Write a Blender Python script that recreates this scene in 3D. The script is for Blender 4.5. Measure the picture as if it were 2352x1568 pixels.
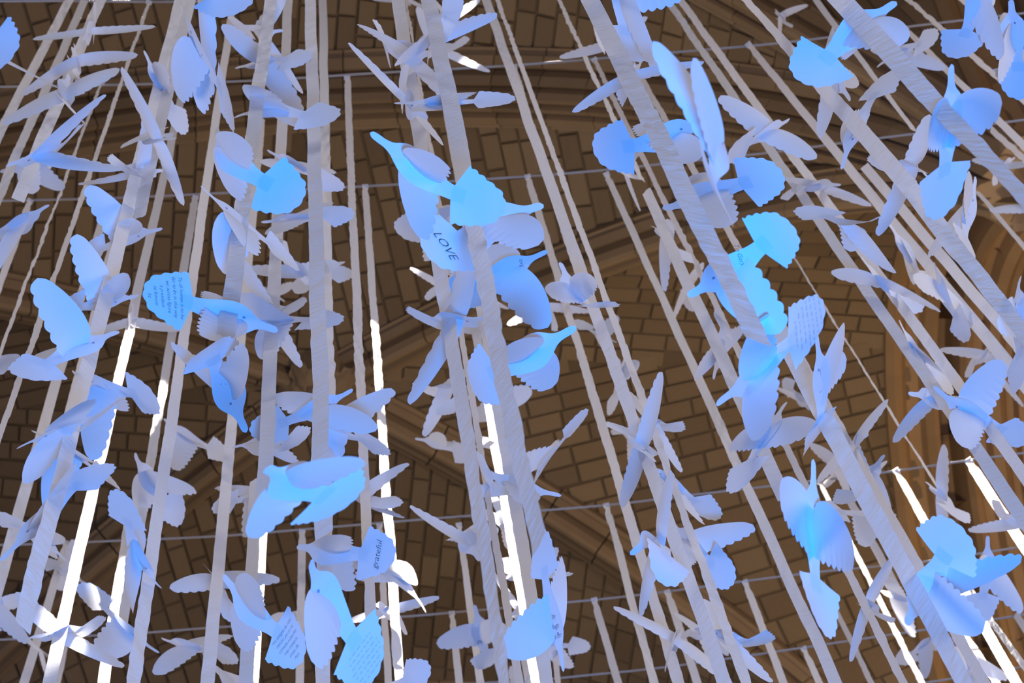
import bpy, bmesh, math, random
from mathutils import Vector, Matrix, noise
random.seed(11)
S = bpy.context.scene
COL = S.collection
for o in list(bpy.data.objects):
    bpy.data.objects.remove(o)

# ---------------------------------------------------------------- camera
F, CX, CY = 5273.0, 1176.0, 784.0
R_WC = Matrix(((0.9957696965717127, 0.07468272724287844, -0.05352757832225525),
               (0.05026504713692328, -0.9304120603887428, -0.36305209394701393),
               (-0.07691642494163538, 0.3588257071818495, -0.930230065865237)))   # camera axes -> world axes
CAM = Vector((0, 0, 1.6))


def at(px, py, d):
    """world point seen at a pixel of the photograph, d metres deep"""
    return R_WC @ Vector(((px - CX) / F * d, -(py - CY) / F * d, -d)) + CAM


def pix(P):
    c = R_WC.transposed() @ (Vector(P) - CAM)
    d = -c.z
    return CX + F * c.x / d, CY - F * c.y / d, d


cam_d = bpy.data.cameras.new('camera')
cam = bpy.data.objects.new('camera', cam_d)
COL.objects.link(cam)
cam.matrix_world = Matrix.Translation(CAM) @ R_WC.to_4x4()
cam_d.sensor_width = 22.3
cam_d.lens = 22.3 * F / 2352
cam_d.clip_start = 0.05
cam_d.clip_end = 200
cam_d.dof.use_dof = True
cam_d.dof.focus_distance = 5.0
cam_d.dof.aperture_fstop = 7.5
S.camera = cam

# ---------------------------------------------------------------- world, lights, exposure
w = bpy.data.worlds.new('world')
S.world = w
w.use_nodes = True
bg = w.node_tree.nodes['Background']
bg.inputs[0].default_value = (0.80, 0.74, 0.80, 1)
bg.inputs[1].default_value = 0.035
S.view_settings.view_transform = 'Standard'
S.view_settings.look = 'None'
S.view_settings.gamma = 1
S.view_settings.use_curve_mapping = False
S.view_settings.exposure = -0.08


def lamp(name, kind, loc, aim, energy, color, **k):
    l = bpy.data.lights.new(name, kind)
    l.energy = energy
    l.color = color
    for a, b in k.items():
        setattr(l, a, b)
    o = bpy.data.objects.new(name, l)
    COL.objects.link(o)
    o.location = loc
    o.rotation_euler = (Vector(aim) - Vector(loc)).to_track_quat('-Z', 'Y').to_euler()
    return o


# daylight from the tall side windows of the nave
lamp('window_and_fill_light', 'AREA', (-8.6, 3.0, 8.5), (0, 3.2, 7.0), 335, (1.0, 0.95, 1.0), shape='RECTANGLE', size=5, size_y=7)
lamp('window_and_fill_light', 'AREA', (7.6, 2.0, 8.5), (0, 3.2, 7.0), 300, (1.0, 0.95, 0.98), shape='RECTANGLE', size=5, size_y=7)
lamp('window_and_fill_light', 'AREA', (1.0, -6.0, 10.0), (0, 3.2, 6.0), 290, (0.97, 0.95, 1.0), shape='RECTANGLE', size=7, size_y=6)  # added fill behind the camera for the ribbons facing it
# blue theatrical light thrown up from the floor under the doves
lamp('blue_stage_light', 'SPOT', (0.25, 0.15, 0.7), (0.4, 2.7, 7.0), 2450, (0.0, 0.28, 1.0), shadow_soft_size=0.3, spot_size=1.3, spot_blend=0.5)
lamp('window_and_fill_light', 'AREA', (-0.5, 14.0, 8.5), (0, 3.4, 8.0), 460, (1.0, 0.92, 0.90), shape='RECTANGLE', size=6, size_y=5)  # added fill from the far end, brightens the lower far ribbons
# warm lamps in the right aisle, washing the wall arches and the vault cells beside them
lamp('warm_wall_light', 'AREA', (3.2, 9.5, 14.0), (6.6, 10.5, 23.0), 330, (1.0, 0.74, 0.42), shape='DISK', size=1.0)
lamp('warm_wall_light', 'AREA', (5.2, 3.0, 14.0), (6.6, 4.4, 23.5), 200, (1.0, 0.68, 0.36), shape='DISK', size=1.0)
lamp('warm_wall_light', 'AREA', (7.5, 12.6, 20.0), (7.6, 11.6, 25.0), 60, (1.0, 0.66, 0.30), shape='DISK', size=0.5)
# unseen lamps added in place of sun: hit far ribbons low in view
SUN = (1.0, 0.93, 0.82)




def sun_beam(a, b, wide, side, power=75.0):
    """an added mid-air lamp standing in for a shaft of sun, parallel rays, lying along the ribbon a-b"""
    mid = (a + b) / 2
    y = (a - b).normalized()
    best = None
    for i in range(-8, 9):
        for j in (-0.30, -0.42, -0.55):
            q = Vector((i * 0.07, j, 0.9)).normalized()
            c = abs(i) * 0.05
            for k in range(9):
                p = a + (b - a) * (k / 8) + q * 0.08
                for A, B in SEGS:
                    u_ = B - A
                    w_ = p - A
                    bb, dd, ee, cc = q.dot(u_), q.dot(w_), u_.dot(w_), u_.dot(u_)
                    den = cc - bb * bb
                    s_ = min(4.4, max(0.0, (bb * ee - cc * dd) / den if den > 1e-6 else 0.0))
                    t_ = min(1.0, max(0.0, (ee + s_ * bb) / cc))
                    if s_ > 0.03 and (p + q * s_ - A - u_ * t_).length < 0.035:
                        c += 1
                for D_ in DOVES:
                    v_ = Vector(D_[1]) - p
                    s_ = v_.dot(q)
                    if 0.1 < s_ < 4.4 and (v_ - q * s_).length < 0.10:
                        c += 0.7
            if best is None or c < best[0]:
                best = (c, q)
    d = best[1]
    ln = (a - b).length * (y - d * y.dot(d)).length
    y = (y - d * y.dot(d)).normalized()
    x = y.cross(d)
    l = bpy.data.lights.new('added_sun_lamp', 'AREA')
    l.shape = 'RECTANGLE'
    l.size = wide
    l.size_y = ln
    l.spread = math.radians(1.0)
    l.color = SUN
    l.energy = power * wide * l.size_y
    o = bpy.data.objects.new('added_sun_lamp', l)
    COL.objects.link(o)
    R = Matrix((x, y, d)).transposed()
    o.matrix_world = Matrix.Translation(mid + d * 4.5) @ R.to_4x4()


# ---------------------------------------------------------------- materials


def mat(name):
    m = bpy.data.materials.new(name)
    m.use_nodes = True
    nt = m.node_tree
    return m, nt, nt.nodes, nt.links, nt.nodes['Principled BSDF'], nt.nodes['Material Output']


def stone(name, c1, c2, bump=0.3, scale=6.0, rnd=0.35):
    m, nt, N, L, b, out = mat(name)
    tc = N.new('ShaderNodeTexCoord')
    ns = N.new('ShaderNodeTexNoise')
    ns.inputs['Scale'].default_value = scale
    ns.inputs['Detail'].default_value = 6
    L.new(tc.outputs['Object'], ns.inputs['Vector'])
    mx = N.new('ShaderNodeMix')
    mx.data_type = 'RGBA'
    mx.inputs[6].default_value = (*c1, 1)
    mx.inputs[7].default_value = (*c2, 1)
    oi = N.new('ShaderNodeObjectInfo')
    ad = N.new('ShaderNodeMath')
    ad.operation = 'MULTIPLY_ADD'
    ad.inputs[1].default_value = rnd
    L.new(oi.outputs['Random'], ad.inputs[0])
    sc = N.new('ShaderNodeMath')
    sc.operation = 'MULTIPLY'
    sc.inputs[1].default_value = 1 - rnd
    L.new(ns.outputs['Fac'], sc.inputs[0])
    L.new(sc.outputs[0], ad.inputs[2])
    L.new(ad.outputs[0], mx.inputs[0])
    L.new(mx.outputs[2], b.inputs['Base Color'])
    b.inputs['Roughness'].default_value = 0.9
    bp = N.new('ShaderNodeBump')
    bp.inputs['Strength'].default_value = bump
    bp.inputs['Distance'].default_value = 0.01
    L.new(ns.outputs['Fac'], bp.inputs['Height'])
    L.new(bp.outputs[0], b.inputs['Normal'])
    return m


M_BRICK = stone('vault_brick', (0.145, 0.108, 0.074), (0.26, 0.198, 0.134), rnd=0.7)
M_MORTAR = stone('dark_mortar', (0.115, 0.085, 0.057), (0.155, 0.118, 0.078), rnd=0.1)
M_RIB = stone('rib_stone', (0.215, 0.16, 0.11), (0.33, 0.25, 0.17), rnd=0.5, scale=4)
M_WALL = stone('wall_stone', (0.28, 0.185, 0.10), (0.42, 0.29, 0.17), rnd=0.4, scale=3)


def sheet(name, col, trans, spec, rough, bump=None):
    m, nt, N, L, b, out = mat(name)
    b.inputs['Base Color'].default_value = (*col, 1)
    b.inputs['Roughness'].default_value = rough
    b.inputs['Specular IOR Level'].default_value = spec
    t = N.new('ShaderNodeBsdfTranslucent')
    t.inputs['Color'].default_value = (*col, 1)
    mx = N.new('ShaderNodeMixShader')
    mx.inputs[0].default_value = trans
    L.new(b.outputs[0], mx.inputs[1])
    L.new(t.outputs[0], mx.inputs[2])
    L.new(mx.outputs[0], out.inputs['Surface'])
    if bump:
        tc = N.new('ShaderNodeTexCoord')
        mp = N.new('ShaderNodeMapping')
        mp.inputs['Scale'].default_value = bump[0]
        ns = N.new('ShaderNodeTexNoise')
        ns.inputs['Scale'].default_value = 1
        ns.inputs['Detail'].default_value = 3
        bp = N.new('ShaderNodeBump')
        bp.inputs['Strength'].default_value = bump[1]
        bp.inputs['Distance'].default_value = 0.004
        L.new(tc.outputs['Object'], mp.inputs[0])
        L.new(mp.outputs[0], ns.inputs['Vector'])
        L.new(ns.outputs['Fac'], bp.inputs['Height'])
        L.new(bp.outputs[0], b.inputs['Normal'])
    return m


M_PAPER = sheet('white_paper', (0.80, 0.80, 0.87), 0.12, 0.25, 0.55)
M_RIBBON = sheet('white_satin', (0.84, 0.82, 0.84), 0.42, 0.4, 0.4, ((30, 30, 60), 0.8))
m, nt, N, L, b, out = mat('blue_black_ink')
b.inputs['Base Color'].default_value = (0.012, 0.014, 0.05, 1)
b.inputs['Roughness'].default_value = 0.5
M_INK = m
m, nt, N, L, b, out = mat('eye_hole_dark')
b.inputs['Base Color'].default_value = (0.30, 0.26, 0.42, 1)
M_EYE = m
m, nt, N, L, b, out = mat('white_cord')
b.inputs['Base Color'].default_value = (0.36, 0.32, 0.31, 1)
b.inputs['Roughness'].default_value = 0.8
M_CORD = m

# ---------------------------------------------------------------- helpers


def mesh(name, verts, faces, material, smooth=False):
    me = bpy.data.meshes.new(name)
    me.from_pydata([tuple(v) for v in verts], [], faces)
    me.materials.append(material)
    if smooth:
        me.polygons.foreach_set('use_smooth', [True] * len(me.polygons))
    me.update()
    return me


def obj(name, me, parent=None, mw=None):
    o = bpy.data.objects.new(name, me)
    COL.objects.link(o)
    if parent is not None:
        o.parent = parent
    if mw is not None:
        o.matrix_local = mw
    return o


def grid(fn, nu, nv):
    vs, fs = [], []
    for i in range(nu + 1):
        for j in range(nv + 1):
            vs.append(fn(i / nu, j / nv))
    for i in range(nu):
        for j in range(nv):
            a = i * (nv + 1) + j
            fs.append((a, a + 1, a + nv + 2, a + nv + 1))
    return vs, fs


def interp(x, pts):
    if x <= pts[0][0]:
        return pts[0][1]
    for (a, p), (c, q) in zip(pts, pts[1:]):
        if x <= c:
            t = (x - a) / (c - a)
            return p + (q - p) * t
    return pts[-1][1]


def sinterp(x, pts):
    """smooth (cubic) interpolation through the points"""
    if x <= pts[0][0]:
        return pts[0][1]
    if x >= pts[-1][0]:
        return pts[-1][1]
    for i in range(len(pts) - 1):
        if x <= pts[i + 1][0]:
            p0 = pts[max(i - 1, 0)]
            p1, p2 = pts[i], pts[i + 1]
            p3 = pts[min(i + 2, len(pts) - 1)]
            h = p2[0] - p1[0]
            m1 = (p2[1] - p0[1]) / (p2[0] - p0[0]) * h
            m2 = (p3[1] - p1[1]) / (p3[0] - p1[0]) * h
            t = (x - p1[0]) / h
            return (2 * t**3 - 3 * t * t + 1) * p1[1] + (t**3 - 2 * t * t + t) * m1 + (3 * t * t - 2 * t**3) * p2[1] + (t**3 - t * t) * m2
    return pts[-1][1]


DOVES=[
["pale lavender paper dove with both wings spread, nine percent across and four percent down",[-0.916,1.752,9.263],[-1.271,1.187,1.341],[0.263,-0.023,-0.002,0.104,-0.042,-0.252,0.192],0.3447,7.67],
["pale lavender paper dove with both wings spread, seven percent across and nine percent down",[-0.958,1.832,9.096],[-1.453,1.564,0.456],[0.09,0.228,-0.017,0.029,-0.049,0.039,0.104],0.3396,7.54],
["pale lavender paper dove with both wings spread, seven percent across and fourteen percent down",[-0.951,1.838,8.693],[0.871,-1.601,0.674],[0.422,-0.062,-0.01,-0.21,-0.214,-0.214,-0.925],0.3437,7.16],
["blue paper dove showing its scalloped fan tail, four percent across and twenty-three percent down",[-0.746,1.46,6.752],[0.392,1.893,-0.83],[0.561,1.473,0.232,-0.182,0.0,-0.192,-0.831],0.3138,5.28],
["pale lavender paper dove with both wings spread, fifteen percent across and twenty percent down",[-0.591,1.687,7.627],[-2.565,0.45,1.616],[-0.004,-0.007,-0.076,-0.049,-0.126,0.041,-0.12],0.3387,6.14],
["pale lavender paper dove heading upper left, sixteen percent across and twelve percent down",[-0.641,1.83,8.667],[1.144,-2.224,0.074],[-0.811,0.952,-0.294,-0.181,-0.24,-0.034,0.546],0.3096,7.15],
["blue paper dove showing its scalloped fan tail, nineteen percent across and seven percent down",[-0.288,0.999,5.64],[-0.525,-0.979,-1.787],[1.447,1.348,0.373,0.62,0.318,0.546,-0.473],0.3069,4.11],
["blue paper dove showing its scalloped fan tail, twenty-one percent across and one percent down",[-0.305,0.987,6.29],[0.235,-1.888,-0.523],[0.554,0.327,0.053,-0.108,-0.769,0.0,-0.515],0.3039,4.7],
["pale lavender paper dove with both wings spread, twenty-six percent across and nine percent down",[-0.302,1.776,8.745],[-0.933,0.404,-3.271],[-0.197,-0.256,-0.176,-0.089,0.467,-0.259,-0.367],0.2991,7.27],
["pale lavender paper dove showing its scalloped fan tail, twenty-six percent across and four percent down",[-0.36,1.731,8.995],[-3.352,-0.861,1.791],[-0.033,-0.865,-0.161,0.935,0.0,1.558,-0.056],0.2795,7.44],
["blue paper dove showing its scalloped fan tail, one percent across and seven percent down",[-0.668,0.895,5.456],[-1.673,1.073,-2.852],[0.25,0.25,0.0,0.288,0.0,0.0,0.042],0.3352,3.88],
["pale lavender paper dove showing its scalloped fan tail, two percent across and twenty-four percent down",[-1.294,2.452,10.144],[0.66,2.77,1.419],[0.46,1.077,0.157,-0.491,0.0,-0.011,-2.052],0.2928,8.72],
["pale lavender paper dove heading upper right, two percent across and thirty-two percent down",[-1.064,2.041,8.061],[-0.712,0.538,-0.317],[-0.558,1.014,0.656,-0.079,-0.155,-0.517,-0.345],0.2922,6.64],
["pale lavender paper dove heading right, thirteen percent across and twenty-six percent down",[-0.658,1.817,7.772],[0.222,-1.086,0.706],[0.653,0.378,0.248,-0.716,-0.023,-0.002,0.328],0.2896,6.32],
["pale lavender paper dove showing its scalloped fan tail, twelve percent across and thirty-five percent down",[-0.688,1.896,7.384],[2.051,-0.503,0.715],[0.497,1.223,0.188,-0.37,0.0,-0.242,0.138],0.2792,5.98],
["pale lavender paper dove showing its scalloped fan tail, ten percent across and forty-four percent down",[-0.693,1.86,6.811],[2.024,-0.264,0.952],[0.51,1.275,0.197,0.117,0.0,-0.141,-0.095],0.2896,5.44],
["pale lavender paper dove heading lower left, thirteen percent across and forty-seven percent down",[-0.897,2.803,9.285],[-1.074,1.297,1.121],[0.196,0.472,0.067,-0.119,-0.171,0.028,0.3],0.296,8.07],
["large bright blue paper dove facing right, several lines of handwriting on its tail",[-0.355,1.622,6.065],[-1.528,0.136,0.517],[-0.099,0.278,-0.051,0.218,0.494,-0.382,0.537],0.3062,4.67],
["large blue paper dove diving head first, left of centre",[-0.331,1.663,5.783],[1.307,0.554,1.367],[-0.254,0.328,-0.071,-0.618,0.125,-0.987,-1.468],0.286,4.43],
["blue paper dove showing its scalloped fan tail, eight percent across and fifty-one percent down",[-0.699,1.793,6.317],[0.29,-0.834,0.014],[0.94,0.425,0.134,0.313,0.295,0.0,-0.576],0.3052,5.0],
["pale lavender paper dove seen nearly edge on, one percent across and fifty-five percent down",[-1.517,3.115,9.569],[1.689,-1.395,1.446],[0.84,0.933,-0.009,-0.152,0.042,0.049,-0.81],0.3282,8.46],
["pale lavender paper dove showing its scalloped fan tail, ten percent across and fifty-six percent down",[-0.681,2.108,6.884],[-0.683,-1.553,-2.232],[1.077,0.46,0.165,0.714,0.597,0.0,-0.525],0.31,5.64],
["large blue paper dove with writing under its lower wing, left side above the brightest ribbon",[-0.642,1.784,5.891],[0.213,2.08,-0.829],[-1.376,1.668,-0.034,0.241,0.081,0.673,-0.574],0.3187,4.55],
["pale lavender paper dove showing its scalloped fan tail, seven percent across and sixty-five percent down",[-0.857,2.482,7.344],[1.242,-3.019,0.166],[0.488,1.189,0.181,0.409,0.0,0.154,0.167],0.2958,6.2],
["blue paper dove heading lower left, five percent across and seventy-four percent down",[-0.671,1.871,5.703],[0.555,2.313,0.05],[-1.016,0.841,0.13,0.0,-0.323,-0.014,0.772],0.3058,4.41],
["pale lavender paper dove heading lower right, four percent across and seventy-nine percent down",[-1.105,2.951,7.876],[-0.287,0.558,0.371],[0.956,1.575,0.348,0.455,0.018,-0.028,-0.246],0.2976,6.85],
["pale lavender paper dove showing its scalloped fan tail, fourteen percent across and seventy-one percent down",[-0.82,3.22,8.738],[1.438,-2.435,-0.881],[-0.086,0.165,-0.066,-0.973,-0.412,0.0,0.437],0.3382,7.72],
["pale lavender paper dove heading upper left, eighteen percent across and sixty-four percent down",[-0.836,3.819,10.514],[0.949,-2.906,-0.455],[-0.088,0.908,0.128,-0.527,0.05,0.113,-0.169],0.3399,9.63],
["pale lavender paper dove heading lower right, thirteen percent across and eighty-two percent down",[-0.638,2.388,6.579],[-0.528,-0.654,1.299],[-0.441,1.117,-0.951,-0.818,0.346,0.553,-0.129],0.3126,5.47],
["blue paper dove with five rows of writing on its tail, lower left of centre",[-0.483,3.079,8.302],[-1.06,-0.6,-0.291],[1.246,0.503,0.198,-0.111,0.145,0.0,-0.164],0.2692,7.28],
["sunlit white paper dove glowing on the brightest ribbon",[-1.608,4.845,11.463],[0.022,0.582,0.334],[0.339,0.273,0.017,-0.351,-0.258,0.0,0.006],0.2781,10.8],
["pale lavender paper dove showing its scalloped fan tail, twelve percent across and ninety-three percent down",[-0.873,3.228,7.814],[-0.875,-0.29,0.9],[-0.456,1.12,0.025,-0.494,0.071,0.121,0.149],0.3261,6.86],
["large bright blue paper dove cut by the left edge, its scalloped wing pointing right",[-1.51,3.831,9.114],[-1.144,1.039,-0.614],[0.958,0.894,0.203,0.03,0.169,0.2,0.002],0.3079,8.3],
["pale lavender paper dove heading left, six percent across and ninety-three percent down",[-0.9,2.843,7.031],[0.084,1.79,-0.983],[0.436,-0.338,-0.031,-0.081,-0.036,0.069,-0.061],0.3113,5.99],
["sunlit white paper dove glowing in the bottom left corner",[-1.597,4.713,10.478],[-1.021,1.14,0.493],[1.127,1.38,0.311,0.127,-0.37,0.372,0.585],0.2975,9.83],
["pale lavender paper dove with both wings spread, twenty-one percent across and eighty-five percent down",[-0.55,3.116,7.766],[0.77,-1.793,0.924],[0.917,-0.636,-0.047,0.239,-0.182,0.0,1.221],0.3015,6.79],
["pale lavender paper dove heading left, eighteen percent across and ninety-five percent down",[-0.705,3.652,8.386],[0.328,-2.207,1.388],[0.477,-0.683,-0.07,-0.426,0.191,0.127,0.147],0.3273,7.6],
["pale lavender paper dove heading upper left, twenty-three percent across and ninety-nine percent down",[-0.55,3.464,7.789],[1.382,0.888,3.281],[1.699,1.037,-0.44,0.198,0.348,-0.045,-1.053],0.3167,6.99],
["blue paper dove with six slanting rows of writing on its lavender tail",[-0.307,2.24,5.878],[-0.361,-1.748,-1.385],[1.013,-0.795,-0.045,0.336,0.613,-0.19,-0.152],0.307,4.78],
["pale lavender paper dove heading left, twenty-six percent across and sixteen percent down",[-0.24,1.681,7.771],[-0.766,0.425,-2.997],[-0.503,0.961,-0.582,-1.026,0.097,0.354,0.334],0.3439,6.34],
["pale lavender paper dove heading lower right, thirty-nine percent across and fourteen percent down",[0.087,1.447,6.966],[-1.309,1.045,1.371],[-0.563,0.84,0.089,-1.235,-0.483,-0.358,0.292],0.2927,5.47],
["pale lavender paper dove with both wings spread, thirty-nine percent across and seven percent down",[0.075,1.463,7.518],[-1.177,0.836,0.583],[-0.943,1.26,0.183,-0.36,0.486,0.579,-1.839],0.3293,5.99],
["pale lavender paper dove heading lower right, forty percent across and one percent down",[0.212,2.542,12.94],[-1.323,0.971,1.286],[0.153,0.421,0.056,-0.159,-0.02,-0.117,-0.166],0.2769,11.43],
["pale lavender paper dove heading lower right, forty-one percent across and seven percent down",[0.176,1.359,7.235],[0.521,-0.712,1.77],[-0.64,0.469,-0.429,-0.53,-0.098,-0.05,-0.822],0.2857,5.69],
["pale lavender paper dove with both wings spread, forty-three percent across and three percent down",[0.351,2.375,11.729],[-0.632,1.308,0.864],[0.201,0.223,0.003,0.002,-0.012,-0.021,-0.013],0.3095,10.25],
["pale lavender paper dove seen nearly edge on, forty-three percent across and seven percent down",[0.32,2.324,10.979],[1.278,-0.278,2.348],[-0.023,0.392,0.029,-0.023,0.043,-0.319,-0.194],0.3406,9.54],
["blue paper dove with both wings spread, forty-three percent across and fifteen percent down",[0.189,1.374,6.632],[0.022,-3.061,-0.094],[1.687,1.021,0.339,-0.014,0.443,-0.158,-0.103],0.2757,5.14],
["pale lavender paper dove seen nearly edge on, fifty-nine percent across and seven percent down",[0.902,2.119,10.055],[0.656,-0.712,1.022],[0.078,0.15,-0.04,0.007,-0.009,0.007,0.03],0.3088,8.68],
["blue paper dove heading upper right, sixty-two percent across and twelve percent down",[0.519,1.178,5.99],[-1.61,1.627,1.633],[0.747,-0.611,-0.01,-1.064,-0.367,0.011,1.883],0.2427,4.49],
["blue paper dove showing its scalloped fan tail, sixty-one percent across and one percent down",[0.558,1.143,6.468],[0.66,-0.494,-1.536],[-0.09,-1.09,-0.25,-0.593,0.0,-0.436,1.143],0.2958,4.97],
["blue paper dove heading upper left, seventy percent across and twenty-two percent down",[0.438,0.872,4.415],[1.205,-1.15,0.672],[1.406,1.387,-0.137,0.769,0.23,-0.326,-0.958],0.2873,2.96],
["large bright blue paper dove with a wide fan tail facing right above centre",[0.634,1.487,6.6],[-1.642,0.092,-0.189],[0.178,-0.008,-0.05,-1.411,0.327,0.092,-1.746],0.301,5.22],
["pale lavender paper dove with both wings spread, seventy-five percent across and twenty percent down",[1.151,1.955,8.133],[1.942,-0.588,0.728],[0.064,0.204,-0.004,0.063,0.23,0.128,0.163],0.3164,6.85],
["bright blue paper dove facing left, fan tail right, just right of the wide ribbon",[0.738,1.519,6.287],[-0.505,-6.817,5.742],[0.064,-0.118,-0.086,-0.81,-0.125,0.576,0.644],0.2994,4.95],
["bright blue paper dove with a lavender fan tail and writing on its lower wing",[0.571,1.23,5.03],[0.319,2.308,1.129],[-0.283,1.167,0.058,-1.119,0.137,0.377,1.089],0.2471,3.62],
["largest blue paper dove right of centre, dense writing over its tail",[0.63,1.43,5.096],[-1.324,-2.429,-0.571],[1.696,0.487,0.275,-0.164,0.064,-0.836,-0.14],0.3036,3.81],
["pale lavender paper dove with both wings spread, seventy-four percent across and sixty-five percent down",[0.937,2.438,6.986],[2.469,-0.811,1.093],[0.71,1.46,0.275,-0.145,-0.876,0.04,-0.231],0.3438,5.9],
["pale lavender paper dove heading upper left, sixty-five percent across and thirty-five percent down",[1.031,2.678,9.333],[0.54,-1.893,0.158],[-0.176,0.732,0.021,0.748,-0.301,-0.537,-0.13],0.2895,8.17],
["pale lavender paper dove with both wings spread, sixty-seven percent across and forty-two percent down",[1.411,3.711,11.608],[-1.467,1.954,0.003],[0.463,-0.419,-0.054,0.061,-0.085,-0.013,0.333],0.2917,10.73],
["pale lavender paper dove seen nearly edge on, sixty-one percent across and twenty-five percent down",[0.944,2.575,9.877],[2.187,0.683,2.344],[0.263,0.618,0.123,-0.099,0.004,0.022,-0.446],0.2726,8.63],
["pale lavender paper dove with both wings spread, seventy percent across and fifty-one percent down",[1.031,2.629,8.195],[0.024,-0.545,1.592],[-0.456,0.786,-0.574,0.164,0.159,0.469,0.873],0.2994,7.09],
["pale lavender paper dove with both wings spread, eighty-one percent across and ten percent down",[1.185,1.526,7.28],[-1.088,0.739,1.39],[1.48,0.623,0.192,-0.2,0.432,-0.496,-1.095],0.2969,5.9],
["large bright blue paper dove with a wide creased fan tail facing upper right, top right",[0.893,1.063,5.732],[0.702,-0.683,-0.248],[0.217,-0.714,-0.156,0.423,0.583,0.008,-0.515],0.2895,4.23],
["pale lavender paper dove heading lower left, eighty-seven percent across and eight percent down",[2.043,2.215,10.01],[-1.267,0.683,-3.513],[-0.604,0.391,-0.354,-0.406,0.01,-0.03,-0.027],0.3272,8.74],
["pale lavender paper dove showing its scalloped fan tail, ninety-five percent across and two percent down",[1.621,1.481,7.535],[-1.124,1.198,-0.784],[0.331,0.568,0.061,-0.047,0.0,-0.131,-0.535],0.3006,6.15],
["pale lavender paper dove showing its scalloped fan tail, ninety-nine percent across and five percent down",[1.754,1.585,7.576],[1.004,-1.031,-1.547],[0.263,0.253,0.003,-0.721,0.015,0.0,-0.66],0.3017,6.23],
["large blue paper dove flying straight up in the right part, tail hanging down",[0.924,1.081,5.118],[2.35,-1.479,1.095],[0.617,1.692,0.286,0.118,-0.401,0.005,-0.05],0.2804,3.66],
["blue paper dove heading lower left, eighty-four percent across and sixteen percent down",[1.145,1.498,6.725],[-0.763,0.178,2.247],[1.951,1.008,-0.156,-0.436,-0.266,-0.419,-0.494],0.3042,5.32],
["pale lavender paper dove heading lower right, eighty-nine percent across and twenty-four percent down",[1.253,1.639,6.752],[-0.747,1.311,0.149],[0.171,0.236,0.032,1.115,-0.165,-0.451,-0.092],0.2904,5.45],
["pale lavender paper dove heading upper right, ninety-four percent across and thirty-three percent down",[1.526,1.938,7.188],[1.359,-1.264,0.23],[-0.5,1.164,-0.118,0.286,0.035,-0.002,-1.397],0.3158,5.98],
["pale lavender paper dove heading upper right, eighty-three percent across and thirty-four percent down",[1.088,1.747,6.692],[-0.101,1.083,-0.024],[0.518,2.078,0.695,-1.092,0.339,-0.668,-0.316],0.3004,5.43],
["pale lavender paper dove heading right, seventy-nine percent across and twenty-seven percent down",[1.537,2.512,9.34],[-2.504,0.743,1.287],[0.774,-0.403,0.013,-0.572,0.474,0.782,-0.331],0.3082,8.14],
["pale lavender paper dove with both wings spread, eighty-six percent across and forty-one percent down",[1.548,2.484,8.193],[1.464,-2.96,-0.62],[-0.774,0.871,0.095,-0.247,0.235,-0.212,-1.219],0.3236,7.07],
["pale lavender paper dove heading upper left, eighty-eight percent across and thirty-seven percent down",[1.847,2.731,9.103],[-1.084,0.229,-2.057],[-0.874,0.857,-0.254,-0.062,-0.121,-0.1,0.038],0.2971,8.02],
["pale lavender paper dove heading upper left, ninety-two percent across and forty-three percent down",[1.815,2.65,8.459],[-0.672,-0.933,-1.539],[0.768,-0.717,-0.034,0.365,-0.084,0.126,0.248],0.322,7.39],
["pale lavender paper dove heading upper left, ninety percent across and fifty-two percent down",[1.571,2.576,7.812],[-1.458,2.949,0.454],[1.73,1.05,0.117,-0.527,-0.048,0.126,-0.207],0.2937,6.75],
["brightest blue paper dove low on the right edge, over the ochre wall",[1.576,2.509,7.189],[-0.717,2.476,-1.343],[0.35,0.275,0.02,-0.875,0.487,0.0,-0.204],0.3205,6.14],
["pale lavender paper dove heading left, ninety-two percent across and fifty-nine percent down",[1.535,2.581,7.501],[-1.128,2.278,0.731],[0.226,0.456,0.226,0.913,0.008,0.068,0.058],0.2879,6.46],
["pale lavender paper dove with both wings spread, ninety-six percent across and fifty-two percent down",[2.343,3.475,9.939],[2.7,-1.812,-1.281],[0.168,0.059,-0.023,-0.005,0.051,-0.022,-0.044],0.289,9.14],
["pale lavender paper dove with both wings spread, ninety-seven percent across and fifty-five percent down",[2.958,4.372,11.826],[1.675,-1.808,-1.421],[-0.441,0.199,-0.172,0.159,-0.461,-0.411,0.616],0.288,11.26],
["blue paper dove heading upper right, ninety-nine percent across and forty-seven percent down",[1.222,1.654,5.694],[1.897,-1.434,1.059],[1.056,-0.559,-0.693,-0.642,-0.528,-0.115,0.347],0.2895,4.42],
["blue paper dove with both wings spread, eighty percent across and fifty-seven percent down",[0.877,1.855,5.902],[-0.393,0.705,-1.479],[1.655,1.224,0.466,-0.142,0.367,-0.073,-1.027],0.3091,4.67],
["pale lavender paper dove with both wings spread, seventy-eight percent across and fifty-eight percent down",[2.218,4.949,13.142],[3.115,-1.377,-2.777],[-0.371,0.493,0.116,0.072,0.026,-0.003,0.368],0.2774,12.65],
["lavender paper dove with writing along both spread wings, lower right",[1.344,2.832,7.743],[1.536,-1.027,1.133],[-1.137,1.175,-0.074,-1.438,0.499,0.4,-1.427],0.3007,6.76],
["pale lavender paper dove heading upper right, eighty-one percent across and sixty-eight percent down",[2.109,4.69,11.61],[2.143,-1.338,-1.316],[-0.034,0.314,-0.026,-0.515,-0.053,-0.019,-0.343],0.2976,11.13],
["pale lavender paper dove showing its scalloped fan tail, eighty-five percent across and seventy percent down",[1.405,2.991,7.864],[-0.94,0.993,-0.647],[0.394,0.818,0.109,-0.127,0.0,-0.038,-0.551],0.2702,6.94],
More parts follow.
